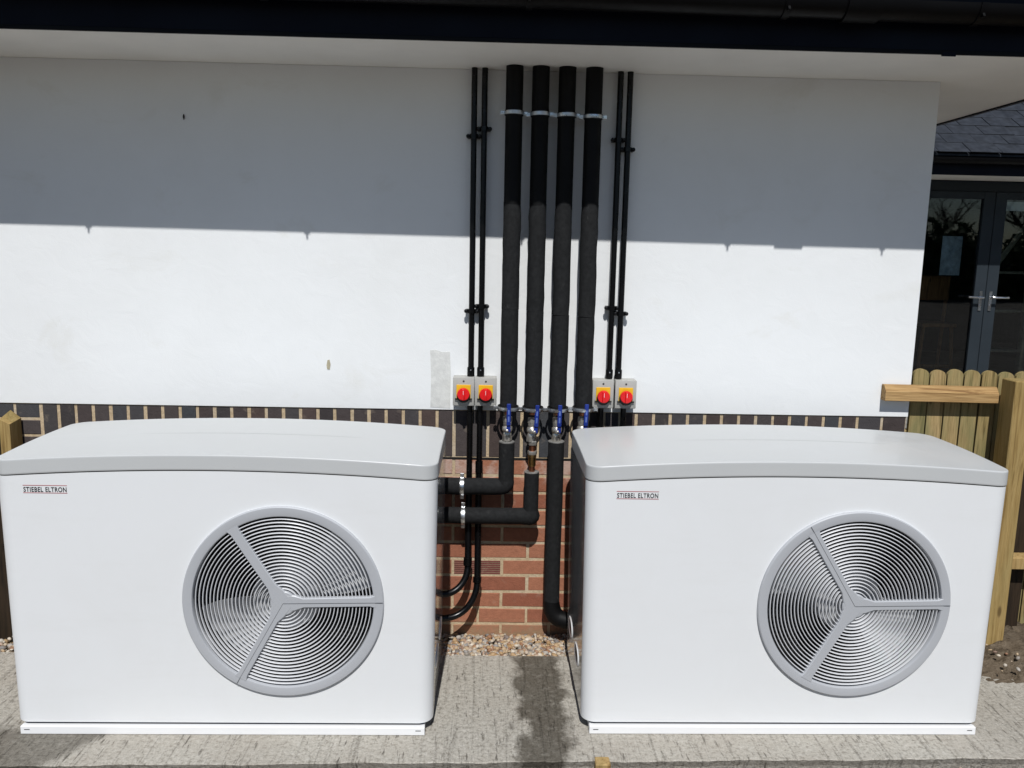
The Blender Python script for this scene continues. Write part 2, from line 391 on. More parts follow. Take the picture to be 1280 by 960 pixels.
# spilt soil lying on the right-hand end of the pad and round the gate post
mb = MB(); gx, gy = 60, 50
def mound(x, y):
    d = min((x-1.95)/.30, 1.) if x > 1.95 else 0.
    h = max(0., d)*max(0., min(1., (y+.47)/.20))*.082
    return h
for j in range(gy+1):
    for i in range(gx+1):
        x = 1.9+1.3*i/gx; y = -.58+.78*j/gy; h = mound(x, y)
        mb.v.append((x, y, -.012 + h + (RND.uniform(-.012, .014) if h > .004 else 0)))
for j in range(gy):
    for i in range(gx): a = j*(gx+1)+i; mb.f.append((a, a+1, a+gx+2, a+gx+1))
tag(mb.build('spilt_soil', 'soil', smooth=50), kind='structure')

def ico():
    bm = bmesh.new(); bmesh.ops.create_icosphere(bm, subdivisions=1, radius=1); bm.verts.index_update()
    r = ([v.co.copy() for v in bm.verts], [[v.index for v in f.verts] for f in bm.faces]); bm.free(); return r
ICO = ico()
def pebbles(name, spots, label, cat):
    V, F, T = [], [], []
    for (x, y, z, s) in spots:
        o = len(V); t = RND.random()
        M = Matrix.Rotation(RND.uniform(0, 6.28), 3, 'Z') @ Matrix.Rotation(RND.uniform(-.8, .8), 3, 'X') @ Matrix.Diagonal((s*RND.uniform(.9, 1.5), s*RND.uniform(.7, 1.1), s*RND.uniform(.5, .85)))
        for c in ICO[0]: V.append(tuple(Vector((x, y, z)) + M @ (c*RND.uniform(.86, 1.1)))); T.append(t)
        F += [tuple(i+o for i in f) for f in ICO[1]]
    me = bpy.data.meshes.new(name); me.from_pydata(V, [], F)
    at = me.attributes.new('tint', 'FLOAT', 'POINT'); at.data.foreach_set('value', T)
    me.polygons.foreach_set('use_smooth', [True]*len(F)); me.materials.append(MATS['pebble'])
    return tag(put(name, me), label, cat, kind='stuff')
sp_ = []
for i in range(11000):
    x = RND.uniform(-2.2, 2.0); y = RND.uniform(-.2, -.004)
    if abs(x) > .55 and RND.random() < .55: continue
    s = RND.choice((.005, .006, .0075, .009, .011, .014)); sp_.append((x, y, -.022+.016*((y+.207)/.2)+RND.uniform(-.004, .007), s))
pebbles('gravel', sp_, 'mixed tan and grey gravel in the strip between pad and brick wall', 'gravel')
sheet('gravel_bed', -2.3, 2.0, -.2065, .006, -.024, 'gravel_grit')
sp_ = [(RND.uniform(1.2, 3), -.99+RND.uniform(-.10, .05), -.06+RND.uniform(0, .035), RND.choice((.006, .008, .012, .018))) for i in range(260)]
sp_ += [(RND.uniform(-2.2, 1.4), -1.03+RND.uniform(-.1, .03), -.068+RND.uniform(0, .012), RND.choice((.005, .008, .012))) for i in range(200)]
sp_ += [(RND.uniform(2.05, 2.6), RND.uniform(-.42, -.05), .0+mound(2.3, -.2)*RND.uniform(.3, .9), RND.choice((.005, .008, .012))) for i in range(70)]
pebbles('loose_stones', sp_, 'loose stones and clods on the soil along the front of the pad', 'stones')

# ------------------------------------------------------------------ the house
house = thing('house', 'white rendered house with brick base, black gutter and deep soffit behind the heat pumps', 'building')
WR, ZT, ZS = 1.762, 2.450, 1.036
WL = -4.2
m = MB(); m.box(WL, WR, 0, .24, ZS, ZT-.001); m.box(WR-.24, WR, .24, 6.0, ZS, ZT-.001); m.box(WL, WL+.24, .24, 6.0, ZS, ZT-.001); m.box(WL+.24, WR-.24, 5.76, 6.0, ZS, ZT-.001)
wall = m.build('rendered_wall', 'white_render', house)
m = MB()
pts = [(-.340, 1.046), (-.254, 1.042), (-.252, 1.20), (-.2575, 1.29), (-.290, 1.287), (-.318, 1.297), (-.342, 1.294), (-.337, 1.17)]
tag(m.prism(pts, -.0012, .001, 'y').build('render_patch', 'render_grey', wall), 'unpainted grey patch of render')
m = MB(); m.prism([(-.783, 1.205), (-.772, 1.203), (-.768, 1.225), (-.772, 1.246), (-.781, 1.243), (-.785, 1.222)], -.002, .001, 'y'); tag(m.build('render_chip', 'chip_tan', wall), 'small tan chip in the render')
m = MB(); m.lathe([(.001, .011), (.0035, .005), (.004, -.001), (.002, -.009), (.001, -.012)], (-1.348, -.005, 2.234), 'z', 8); tag(m.build('wall_speck', 'speck_black', wall, smooth=60), 'tiny black speck high on the wall')

core = MB().box(WL+.002, WR-.004, .0068, 5.99, -.3, ZS).build('brick_base', 'mortar', house)
MB().box(WL+.002, WR-.006, .0025, .0070, .8150, .8225).build('damp_course', 'dpc_black', core)
def brick_mesh(w, h, d=.02, ch=.0022):
    hw, hh = w/2, h/2
    v = [(-hw, d, -hh), (hw, d, -hh), (hw, d, hh), (-hw, d, hh), (-hw, ch, -hh), (hw, ch, -hh), (hw, ch, hh), (-hw, ch, hh),
         (-hw+ch, 0, -hh+ch), (hw-ch, 0, -hh+ch), (hw-ch, 0, hh-ch), (-hw+ch, 0, hh-ch)]
    f = [(8, 9, 10, 11)] + [(4+i, 4+(i+1) % 4, 8+(i+1) % 4, 8+i) for i in range(4)] + [(i, (i+1) % 4, 4+(i+1) % 4, 4+i) for i in range(4)]
    return MB().add(v, f).mesh('brick')
BM = {}
def brick(w, h, x, z, mat, parent):
    k = (round(w, 3), round(h, 3), mat)
    if k not in BM: BM[k] = brick_mesh(*k[:2]); BM[k].materials.append(MATS[mat])
    o = put('brick', BM[k], parent, (x+RND.uniform(-.0008, .0008), .0045+RND.uniform(-.001, .0012), z+RND.uniform(-.0008, .0008)))
    o.rotation_euler = (RND.uniform(-.006, .006), RND.uniform(-.006, .006), RND.uniform(-.006, .006)); return o
# soldier course: joint positions along the wall
J = [-2.010+.0739*k for k in range(29)] + [.059+.0717*k for k in range(1, 8)] + [.561+.0754*k for k in range(1, 14)]
for a, b_ in zip(J, J[1:]): brick(b_-a-.0125, .207, (a+b_)/2, .929, 'dark_brick', core)
brick(.099, .207, 1.597, .929, 'dark_brick', core); brick(.099, .207, 1.7065, .929, 'dark_brick', core)
for x in (-2.0675, -2.176, -2.285):       # stacked headers at the left end
    for r in range(3): brick(.099 if x > -2.1 else .1, .061, x, 1.0015-.072*r, 'dark_brick', core)
CP = .0771; ztop = .818
for r in range(11):
    zc = ztop-CP*(r+.5); off = .098 if r % 2 else -.017
    n0 = int((WL+2.0-off)/.22)-1
    xs = [off+.2195*n for n in range(-11, 9)]
    for a in xs:
        xa, xb = max(a, -2.33), min(a+.2195, WR-.006)
        if xb-xa < .05: continue
        if r == 6 and abs(a+.2365) < .01: continue     # the air brick
        brick(xb-xa-.0115, .0650, (xa+xb)/2, zc, 'red_brick', core)
# terracotta air brick with louvres
zc = ztop-CP*6.5
ab = MB().box(-.2305, -.0225, .012, .03, zc-.032, zc+.032).build('air_brick', 'interior_black', core)
sm = MB().prism([(.011, -.0018), (-.0005, -.0032), (.0005, .0016), (.011, .0016)], -.1035, .1035, 'x').mesh('slat'); sm.materials.append(MATS['vent_red'])
# (part of a part of a thing is the last level, so the louvres hang on the base as well)
for i in range(7): put('slat', sm, core, (-.1265, .0045, zc-.028+.0093*i))

# soffit, fascia, gutter and the roof over them
EY, EX = -.497, 2.34
m = MB(); m.box(WL-.55, EX-.02, EY+.018, 6.5, ZT, ZT+.012); soff = m.build('soffit', 'soffit_white', house)
MB().box(WL-.5, EX-.03, EY+.036, EY+.040, ZT-.0015, ZT+.001).build('soffit_seam', 'slot_dark', house)
m = MB(); m.box(WL-.57, EX, EY, EY+.018, ZT-.007, ZT+.22); m.box(EX-.018, EX, EY+.018, 6.5, ZT-.007, ZT+.22)
fas = m.build('fascia', 'fascia_navy', house)
MB().bbox(WL-.57, EX+.002, EY-.004, EY+.0005, ZT-.010, ZT+.004, .001).build('fascia_lip', 'gutter_black', fas)
MB().box(1.495, 1.545, EY-.0065, EY-.0005, ZT-.016, ZT-.002).build('fascia_joint', 'fascia_navy', fas)
GYC, GZC, GR = EY-.062, ZT+.150, .056
prof = [(GYC+GR*cos(a), GZC+GR*sin(a)) for a in [pi+pi*i/14 for i in range(15)]]
inner = [(GYC+(GR-.003)*cos(a), GZC+(GR-.003)*sin(a)) for a in [2*pi-pi*i/14 for i in range(15)]]
gut = MB().prism(prof+inner, WL-.57, EX+.05, 'x').build('gutter', 'gutter_black', house, (0, 0, -.006), smooth=35); gut.rotation_euler = (0, .007, 0)   # laid to a slight fall
rb_ = GR+.005
brk = [(GYC+rb_*cos(a), GZC+rb_*sin(a)) for a in [pi+pi*i/12 for i in range(13)]] + [(GYC+(GR+.0005)*cos(a), GZC+(GR+.0005)*sin(a)) for a in [2*pi-pi*i/12 for i in range(13)]]
bme = MB().prism(brk, -.012, .012, 'x').prism([(GYC-sin(SUN_EL)*q+cos(SUN_EL)*w, GZC-cos(SUN_EL)*q-sin(SUN_EL)*w) for q, w in ((GR-.001, -.009), (GR+.017, -.002), (GR+.017, .002), (GR-.001, .012))], -.004, .004, 'x').box(-.012, .012, GYC+GR, EY+.001, GZC-.03, GZC+.01).mesh('gutter_bracket', 35); bme.materials.append(MATS['gutter_black'])
for x in (-3.6, -2.69, -1.79, -.888, .01, .885, 1.55): put('gutter_bracket', bme, gut, (x, 0, 0))
un = MB().prism([(GYC+(GR+.008)*(y-GYC)/rb_, GZC+(GR+.008)*(z-GZC)/rb_) if i < 13 else (y, z) for i, (y, z) in enumerate(brk)], 1.085, 1.205, 'x')
un.build('gutter_union', 'gutter_black', gut, smooth=35)
m = MB(); m.prism([(EY-.055, ZT+.225), (3.0, ZT+2.0), (3.0, ZT+2.1), (EY-.055, ZT+.25)], WL-.6, EX-.02, 'x'); m.prism([(6.55, ZT+.225), (6.55, ZT+.25), (3.0, ZT+2.1), (3.0, ZT+2.0)], WL-.6, EX-.02, 'x')
m.build('roof', 'slate', house)

# ------------------------------------------------------------------ heat pumps
W2, DEP, RC = .752, .593, .052
def archb(x): return .968-.029*(x/.745)**2
def rrect(hw, y0, y1, r, n=8):
    r = max(r, .0005); pts = []
    for cx, cy, a0 in ((-hw+r, y0+r, pi), (hw-r, y0+r, 1.5*pi), (hw-r, y1-r, 0), (-hw+r, y1-r, .5*pi)):
        for i in range(n+1): a = a0+.5*pi*i/n; pts.append((cx+r*cos(a), cy+r*sin(a)))
    out = []
    for i, p in enumerate(pts):      # subdivide the long sides so that they can follow the arch
        q = pts[(i+1) % len(pts)]; out.append(p); d = sqrt((p[0]-q[0])**2+(p[1]-q[1])**2)
        if (i+1) % (n+1) == 0:
            k = 28 if (i//(n+1)) % 2 == 0 else 8
            for j in range(1, k): out.append((p[0]+(q[0]-p[0])*j/k, p[1]+(q[1]-p[1])*j/k))
    return out
FX, FZ, FR = .220, .497, .3475
def warp(me):          # the casing sides lean out slightly towards the lid
    for v_ in me.vertices:
        if abs(v_.co.x) > .6: v_.co.x += (1 if v_.co.x > 0 else -1)*(abs(v_.co.x)-.6)/.138*.0125*v_.co.z/.95
    me.update()
def heat_pump():
    hp = thing('heat_pump', '', 'heat pump')
    bw = .738; zb = .040; ins = .004
    # front panel with a round opening, wrapped round both vertical corners
    hw = bw-RC; sup = hw-.02
    angs = sorted(set([2*pi*i/144 for i in range(144)] + [atan2(dz, dx) % (2*pi) for dx in (-sup-FX, sup-FX) for dz in (zb-FZ, archb(sup)-.004-FZ)]))
    def hit(a):
        c, s = cos(a), sin(a); t = 9
        if c > 1e-9: t = min(t, (sup-FX)/c)
        if c < -1e-9: t = min(t, (-sup-FX)/c)
        if s < -1e-9: t = min(t, (zb-FZ)/s)
        if s > 1e-9:
            u = t
            for _ in range(40): u = min(t, (archb(max(-sup, min(sup, FX+u*c)))-.004-FZ)/s)
            t = u
        return (FX+t*c, ins, FZ+t*s)
    n = len(angs); v = [(FX+FR*cos(a), ins, FZ+FR*sin(a)) for a in angs]+[hit(a) for a in angs]
    v += [(FX+FR*cos(a), ins+.03, FZ+FR*sin(a)) for a in angs]
    mb = MB().add(v, [(i, (i+1) % n, (i+1) % n+n, i+n) for i in range(n)] + [(i, (i+1) % n, (i+1) % n+2*n, i+2*n) for i in range(n)])
    for sgn in (-1, 1):
        zl = sorted({round(p[2], 5) for p in v[n:2*n] if abs(p[0]-sgn*sup) < 1e-6})
        st = [(sgn*sup, ins), (sgn*hw, ins)] + [(sgn*(hw+RC*sin(a)), ins+RC-RC*cos(a)) for a in [pi/2*i/10 for i in range(1, 11)]]
        o = []
        for (x, y) in st:
            col = []
            for k, z in enumerate(zl):
                zz = archb(x)-.004 if k == len(zl)-1 else z
                col.append((x, y, zz))
            o.append(col)
        vv = [p for c in o for p in c]; L = len(zl)
        mb.add(vv, [(i*L+k, (i+1)*L+k, (i+1)*L+k+1, i*L+k+1) for i in range(len(o)-1) for k in range(L-1)])
    me = mb.mesh('front_panel'); bm = bmesh.new(); bm.from_mesh(me); bmesh.ops.remove_doubles(bm, verts=bm.verts, dist=1e-4)
    bmesh.ops.recalc_face_normals(bm, faces=bm.faces); bm.to_mesh(me); bm.free()
    me.polygons.foreach_set('use_smooth', [True]*len(me.polygons)); me.set_sharp_from_angle(angle=radians(40)); me.materials.append(MATS['white_casing'])
    warp(me); fp = put('front_panel', me, hp)
    # name plate
    cu = bpy.data.curves.new('lettering', 'FONT'); cu.body = 'STIEBEL ELTRON'; cu.size = .0235; cu.extrude = .0003; cu.align_x = 'LEFT'; cu.offset = .00042; cu.space_character = 1.12
    tmp = bpy.data.objects.new('lettering', cu); COL.objects.link(tmp); bpy.context.view_layer.update()
    tme = bpy.data.meshes.new_from_object(tmp.evaluated_get(bpy.context.evaluated_depsgraph_get())); bpy.data.objects.remove(tmp)
    xs = [v.co.x for v in tme.vertices]; w = max(xs)-min(xs); k = .1435/w
    for v_ in tme.vertices: v_.co = Vector(((v_.co.x-min(xs))*k, v_.co.z, v_.co.y))
    tme.materials.clear(); tme.materials.append(MATS['print_black'])
    lx, lz = -.645, .8845
    np_ = MB().box(lx-.002, lx+.1455, ins-.0007, ins+.001, lz+.0215, lz+.0232).box(lx-.002, lx+.1455, ins-.0007, ins+.001, lz-.0048, lz-.0031).build('name_badge', 'print_red', fp)
    put('lettering', tme, fp, (lx, ins-.0006, lz))
    # sides and back
    y1 = DEP-.006
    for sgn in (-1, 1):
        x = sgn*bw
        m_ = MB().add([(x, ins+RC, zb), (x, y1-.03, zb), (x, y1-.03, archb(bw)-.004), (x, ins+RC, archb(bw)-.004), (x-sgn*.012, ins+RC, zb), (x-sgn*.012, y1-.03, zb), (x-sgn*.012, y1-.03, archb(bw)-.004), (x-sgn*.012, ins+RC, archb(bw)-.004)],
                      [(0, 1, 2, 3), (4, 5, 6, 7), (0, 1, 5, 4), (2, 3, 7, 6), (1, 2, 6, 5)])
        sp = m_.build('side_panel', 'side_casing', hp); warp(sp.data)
        for yc in (.215, .445):      # carrying grips: shallow lens-shaped mouldings
            g = []; 
            for i in range(24):
                a = 2*pi*i/24; g.append((yc+.070*cos(a), .195+.040*(abs(sin(a))**.8)*(1 if sin(a) > 0 else -1)))
            gi = [(yc+(p[0]-yc)*.80, .195+(p[1]-.195)*.68) for p in g]
            vv = [(x-sgn*.002, *p) for p in g]+[(x+sgn*.0028, *p) for p in [(yc+(q[0]-yc)*.93, .195+(q[1]-.195)*.9) for q in g]]+[(x-sgn*.0005, *p) for p in gi]
            fs = [(r*24+i, r*24+(i+1) % 24, (r+1)*24+(i+1) % 24, (r+1)*24+i) for r in (0, 1) for i in range(24)]
            h = MB().add(vv, fs).build('grip', 'handle_white', sp, smooth=40); warp(h.data)
            h = MB().add([(x+sgn*.0004, *p) for p in gi], [tuple(range(24))]).build('grip_recess', 'slot_dark', sp); warp(h.data)
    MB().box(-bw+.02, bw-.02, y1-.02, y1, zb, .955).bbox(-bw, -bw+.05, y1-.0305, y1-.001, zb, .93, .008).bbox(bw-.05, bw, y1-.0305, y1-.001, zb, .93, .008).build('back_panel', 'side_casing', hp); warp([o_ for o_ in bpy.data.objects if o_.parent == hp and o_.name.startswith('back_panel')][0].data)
    MB().box(-bw+.03, bw-.03, .05, DEP-.03, .028, .06).build('base_tray', 'interior_black', hp)
    # white base rail
    pl = MB().bbox(-.712, .712, -.009, .012, .001, .0305, .0015).box(-.71, .71, .012, DEP-.02, .001, .029).build('base_rail', 'plinth_white', hp)
    for x in (-.689, .689): MB().box(x-.0095, x+.0095, -.0094, -.006, .0168, .0198).build('slot', 'slot_dark', pl)
    # domed lid
    lid = MB(); base = rrect(W2, 0, DEP, RC+.006); nn = len(base)
    def top(x, y): return archb(x)+.053+.006*sin(pi*min(1, max(0, y/DEP)))+.007*y/DEP
    def ring(i, fz): return [(x, y, fz(x, y)) for x, y in rrect(W2-i, i, DEP-i, RC+.006-i)]
    rings = [ring(.012, lambda x, y: archb(x)+.002), ring(.001, lambda x, y: archb(x)), ring(0, lambda x, y: archb(x)+.0015), ring(0, lambda x, y: archb(x)+.006), ring(0, lambda x, y: top(x, y)-.007), ring(0, lambda x, y: top(x, y)-.0038), ring(.0008, lambda x, y: top(x, y)-.0014), ring(.0028, lambda x, y: top(x, y)-.0002), ring(.005, top), ring(.010, top), ring(.03, top), ring(.06, top), ring(.1, top), ring(.15, top), ring(.2, top), ring(.25, top), ring(.292, top)]
    lv = [p for r in rings for p in r]
    lid.add(lv, [(r*nn+i, r*nn+(i+1) % nn, (r+1)*nn+(i+1) % nn, (r+1)*nn+i) for r in range(len(rings)-1) for i in range(nn)] + [tuple(range((len(rings)-1)*nn, len(rings)*nn))])
    lid.build('lid', 'lid_grey', hp, smooth=50)
    MB().add([(x, y, archb(x)+.001) for x, y in rrect(W2-.011, .011, DEP-.011, RC)], [tuple(range(nn))]).build('lid_liner', 'interior_black', hp)
    # fan guard: outer frame, three arms, concentric wires
    def circ(r, y, n=128): return [(FX+r*cos(2*pi*i/n), y, FZ+r*sin(2*pi*i/n)) for i in range(n)]
    rr = [circ(FR+.0005, ins+.02), circ(FR+.0005, -.0045), circ(FR-.003, -.008), circ(.318, -.0095), circ(.3145, -.0085), circ(.312, -.004), circ(.312, ins+.03)]
    vv = [p for r in rr for p in r]
    fr = MB().add(vv, [(k*128+i, k*128+(i+1) % 128, (k+1)*128+(i+1) % 128, (k+1)*128+i) for k in range(len(rr)-1) for i in range(128)]).build('fan_guard', 'grille_grey', hp, smooth=35)
    R0, NR = .0505, 21
    for k in range(NR):
        r = R0+.01255*(k+.1); seg = 48+k*3; cs = [(-.0016, .0045), (-.0015, -.0042), (0, -.0052), (.0015, -.0042), (.0016, .0045), (0, .0052)]
        vv = [(FX+(r+a)*cos(2*pi*i/seg), b_, FZ+(r+a)*sin(2*pi*i/seg)) for i in range(seg) for a, b_ in cs]
        MB().add(vv, [(i*6+j, i*6+(j+1) % 6, ((i+1) % seg)*6+(j+1) % 6, ((i+1) % seg)*6+j) for i in range(seg) for j in range(6)]).build('guard_ring', 'ring_grey', fr, smooth=50)
    for a0 in (1.5, 122, 241):
        a = radians(a0); d = Vector((cos(a), 0, sin(a))); t = Vector((-sin(a), 0, cos(a))); c = Vector((FX, 0, FZ))
        prof = [(0.0, .034), (.04, .028), (.07, .0165), (.30, .0170), (.319, .024)]
        vv = []
        yo = -.0002*(a0 > 100)-.0002*(a0 > 200)
        for y, k in ((.008, 1.), (-.0075+yo, 1.), (-.0102+yo, .88)):
            for s_ in (1, -1):
                vv += [tuple(c+d*l+t*(s_*w*k)+Vector((0, y, 0))) for l, w in prof]
        L = len(prof); fs = []
        for q in range(L-1): fs += [(4*L+q, 4*L+q+1, 5*L+q+1, 5*L+q)]
        for b_ in (0, 1):
            for lv_ in (0, 1):
                o1 = (lv_*2+b_)*L; o2 = ((lv_+1)*2+b_)*L
                fs += [(o1+q, o1+q+1, o2+q+1, o2+q) for q in range(L-1)]
        MB().add(vv, fs).build('guard_arm', 'grille_grey', fr, smooth=30)
    MB().lathe([(.045, .008), (.045, -.0070), (.041, -.0099), (.001, -.00995)], (FX, 0, FZ), 'y', 40).build('guard_hub', 'grille_grey', fr, smooth=35)
    # shroud and fan behind the guard
    sh = [circ(.3135, ins+.025, 96), circ(.3135, .20, 96)]
    MB().add([p for r in sh for p in r], [(i, (i+1) % 96, (i+1) % 96+96, i+96) for i in range(96)]+[tuple(range(96, 192))]).build('fan_shroud', 'interior_black', hp, smooth=35)
    fan = MB().lathe([(.05, .035), (.10, .036), (.116, .044), (.121, .058), (.121, .15)], (0, 0, 0), 'y', 48).build('fan', 'fan_blade', hp, (FX, 0, FZ), smooth=35)
    for t0, t1 in ((182, 248), (2, 56)):
        vv = []; nu, nr = 36, 6
        for i in range(nu+1):
            f = i/nu
            for j in range(nr+1):
                r = .118+.185*j/nr; th = radians(t0+(t1-t0)*f + (6*(j/nr)**2)*(1-f))
                y = .048+.075*f+.012*sin(pi*f) + .012*(1-j/nr)
                vv.append((r*cos(th), y, r*sin(th)))
        o = len(vv); vv += [(x, y+.004, z) for x, y, z in vv]; S = nr+1; fs = []
        for i in range(nu):
            for j in range(nr):
                a = i*S+j; fs += [(a, a+1, a+S+1, a+S), (a+o, a+S+o, a+S+1+o, a+1+o)]
        for i in range(nu): fs += [(i*S+nr, (i+1)*S+nr, (i+1)*S+nr+o, i*S+nr+o)]
        for j in range(nr): fs += [(j, j+1, j+1+o, j+o), (nu*S+j, nu*S+j+o, nu*S+j+1+o, nu*S+j+1)]
        MB().add(vv, fs).build('blade', 'fan_blade', fan, smooth=40)
    return hp
hp1 = heat_pump(); hp1.location = (-1.009, -.7965, 0); hp1.rotation_euler = (0, 0, .002)
def seams(hp, arms):     # joint line along two arms of the guard
    g = [o for o in bpy.data.objects if o.parent == hp and o.name.startswith('fan_guard')][0]
    for a0 in arms:
        o = MB().box(.0, .345, -.0112, -.0100, -.0005, .0005).build('joint_line', 'slot_dark', g, (FX, 0, FZ)); o.rotation_euler = (0, -radians(a0), 0)
hp2 = copy_tree(hp1); hp2.location = (1.009, -.777, 0); hp2.rotation_euler = (0, 0, .004)
tag(hp1, 'white heat pump with grey lid and round fan guard, left of the pipes', 'heat pump', 'heat pumps on the concrete pad')
tag(hp2, 'white heat pump with grey lid and round fan guard, right of the pipes', 'heat pump', 'heat pumps on the concrete pad')
seams(hp1, (1.0, 240.6)); seams(hp2, (1.0, 121.6))
for o in bpy.data.objects:
    if o.parent == hp2 and o.name.startswith('fan.'): o.rotation_euler = (0, radians(65), 0)
    if o.parent == hp2 and o.name == 'fan': o.rotation_euler = (0, radians(65), 0)

# ------------------------------------------------------------------ pipework
PY = -.078
PX = (-.004, .101, .2075, .3155)
ORD = ('first', 'second', 'third', 'fourth')
def bend(a, c, b_, r, n=8):
    """rounded corner at c between a and b_"""
    a, c, b_ = Vector(a), Vector(c), Vector(b_); d1 = (a-c).normalized(); d2 = (b_-c).normalized()
    return [c+d1*r*(1-t)**2 + d2*r*t**2 for t in [i/n for i in range(n+1)]]
risers = []
for i, x in enumerate(PX):
    lab = ('black insulated riser pipe nearest the left isolators, first of four', 'black insulated riser pipe, second of the four from the left',
           'black insulated riser pipe, third of the four from the left', 'black insulated riser pipe nearest the right isolators, fourth of four')[i]
    t = thing('insulated_pipe', lab, 'pipe', (x, PY, 1.07), 'insulated risers under the soffit')
    z = lambda h: h-1.07
    s1 = 1.917+RND.uniform(-.004, .004); s2 = 1.462+(.02, .015, .0, -.005)[i]
    MB().tube([(0, 0, z(s1-.01)), (0, 0, z(2.4495))], .0348, 28).build('upper_sleeve', 'pipe_smooth', t, smooth=40)
    w = [(RND.uniform(-.0015, .0015), RND.uniform(-.001, .001)) for _ in range(9)]
    hs = [s2+(s1-s2)*k/8 for k in range(9)]
    MB().tube([(w[k][0], w[k][1], z(hs[k])) for k in range(9)], [.0362+RND.uniform(-.0006, .0006) for _ in range(8)]+[.0345], 28).build('middle_sleeve', 'pipe_foam', t, smooth=40)
    hs = [1.072+(s2-.0015-1.072)*k/8 for k in range(9)]
    MB().tube([(RND.uniform(-.0012, .0012), RND.uniform(-.001, .001), z(h)) for h in hs], [.0358+RND.uniform(-.0006, .0006) for _ in range(9)], 28).build('lower_sleeve', 'pipe_foam', t, smooth=40)
    MB().tube([(0, 0, z(1.035)), (0, 0, z(1.08))], .0145, 20).build('bare_pipe', 'copper', t, smooth=40)
    risers.append(t)
# galvanised clamps
def clamp_mesh(r, h=.022, tk=.003):
    ring = MB().lathe([(r, -h/2), (r+tk, -h/2), (r+tk+.0008, 0), (r+tk, h/2), (r, h/2), (r, -h/2)], (0, 0, 0), 'z', 32)
    lin = MB().lathe([(r-.003, -h/2-.003), (r+.0006, -h/2-.003), (r+.0006, h/2+.003), (r-.003, h/2+.003), (r-.003, -h/2-.003)], (0, 0, 0), 'z', 32)
    ring.f = ring.f[:-2]; lin.f = lin.f[:-2]
    a = ring.mesh('band', 35); a.materials.append(MATS['galvanised']); b_ = lin.mesh('rubber_lining', 35); b_.materials.append(MATS['rubber'])
    lug = MB().bbox(r+.001, r+.0185, -.0045, -.0010, -h/2, h/2, .0008).bbox(r+.001, r+.0185, .0010, .0045, -h/2, h/2, .0008).mesh('lug'); lug.materials.append(MATS['galvanised'])
    bolt = MB().lathe([(.0055, -.009), (.006, -.008), (.006, -.0045), (.003, -.0045), (.003, .010)], (r+.0095, 0, 0), 'y', 6).mesh('bolt', 30); bolt.materials.append(MATS['galvanised'])
    return a, b_, lug, bolt
def clamp(meshes, r, loc, rot, label, stud, group):
    t = thing('pipe_clamp', label, 'clamp', loc, group); t.rotation_euler = rot
    put('band', meshes[0], t); put('rubber_lining', meshes[1], t)
    for a in (0, pi):
        put('lug', meshes[2], t, (0, 0, 0), (0, 0, a)); put('bolt', meshes[3], t, (0, 0, 0), (0, 0, 0) if a == 0 else (0, 0, pi))
    if stud: MB().tube([(0, r, 0), (0, stud, 0)], .0045, 10).lathe([(.011, 0), (.011, .007)], (0, r+.001, 0), 'y', 6).build('stud', 'galvanised', t, smooth=30)
    return t
cm = clamp_mesh(.0375, .014); cb = clamp_mesh(.044, .014)
zt = (2.270, 2.267, 2.266, 2.262); zl = (1.063, 1.0605, 1.0605, 1.063)
for i, x in enumerate(PX):
    clamp(cm, .0375, (x, PY, zt[i]), (RND.uniform(-.03, .03), RND.uniform(-.03, .03), (-1)**i*.10), 'galvanised clamp near the soffit on the %s riser from the left' % ORD[i], -PY, 'galvanised clamps near the soffit')
    clamp(cb, .044, (x, PY, zl[i]), (RND.uniform(-.03, .03), RND.uniform(-.04, .04), (-1)**i*.06), 'galvanised clamp at the foot of the %s riser from the left' % ORD[i], -PY, 'galvanised clamps above the valves')

# ball valves with blue levers
def valve():
    t = thing('ball_valve', '', 'valve')
    MB().lathe([(.0145, .030), (.0185, .030), (.0185, .018), (.0165, .014), (.0215, .008), (.0225, 0), (.0215, -.008), (.0165, -.014), (.0185, -.018), (.0185, -.030), (.0145, -.032)], (0, 0, 0), 'z', 20).build('body', 'nickel', t, smooth=38)
    MB().lathe([(.0205, .052), (.0205, .031)], (0, 0, 0), 'z', 6).build('union_nut', 'nickel', t, smooth=20)
    MB().lathe([(.0205, -.031), (.0205, -.050)], (0, 0, 0), 'z', 6).build('union_nut', 'nickel', t, smooth=20)
    st = MB().lathe([(.0105, .0), (.0105, -.028), (.0085, -.030), (.0045, -.031), (.0045, -.043)], (0, 0, 0), 'y', 14).build('spindle', 'nickel', t, smooth=35)
    lv = MB().bbox(-.0085, .0085, -.042, -.0385, -.010, .030, .0015).bbox(-.0088, .0088, -.0475, -.0395, .018, .112, .0025)
    l = lv.build('lever', 'lever_blue', t, (.006, 0, .004))
    MB().lathe([(.0068, -.0418), (.0068, -.047), (.004, -.049), (.001, -.0492)], (0, 0, 0), 'y', 6).build('lever_nut', 'nickel', l, (-.006, 0, -.004), smooth=30)
    MB().bbox(-.0035, .0035, -.0479, -.0474, .035, .058, .0002).bbox(-.0035, .0035, -.0479, -.0474, .066, .086, .0002).build('lever_print', 'lever_print', l)
    return t
v0 = valve(); VZ = (.972, .968, .970, .975)
for i, x in enumerate(PX):
    o = v0 if i == 0 else copy_tree(v0)
    o.location = (x-.0015, PY, VZ[i]); o.rotation_euler = (0, (.0, .045, .02, .03)[i], (-.05, .10, .0, .08)[i])
    tag(o, 'nickel ball valve with blue lever under the %s riser from the left' % ORD[i], 'valve', 'ball valves under the risers')
    if i == 1:
        for c in [c for c in bpy.data.objects if c.parent == o and c.name.startswith('lever')]: c.location.x += .004
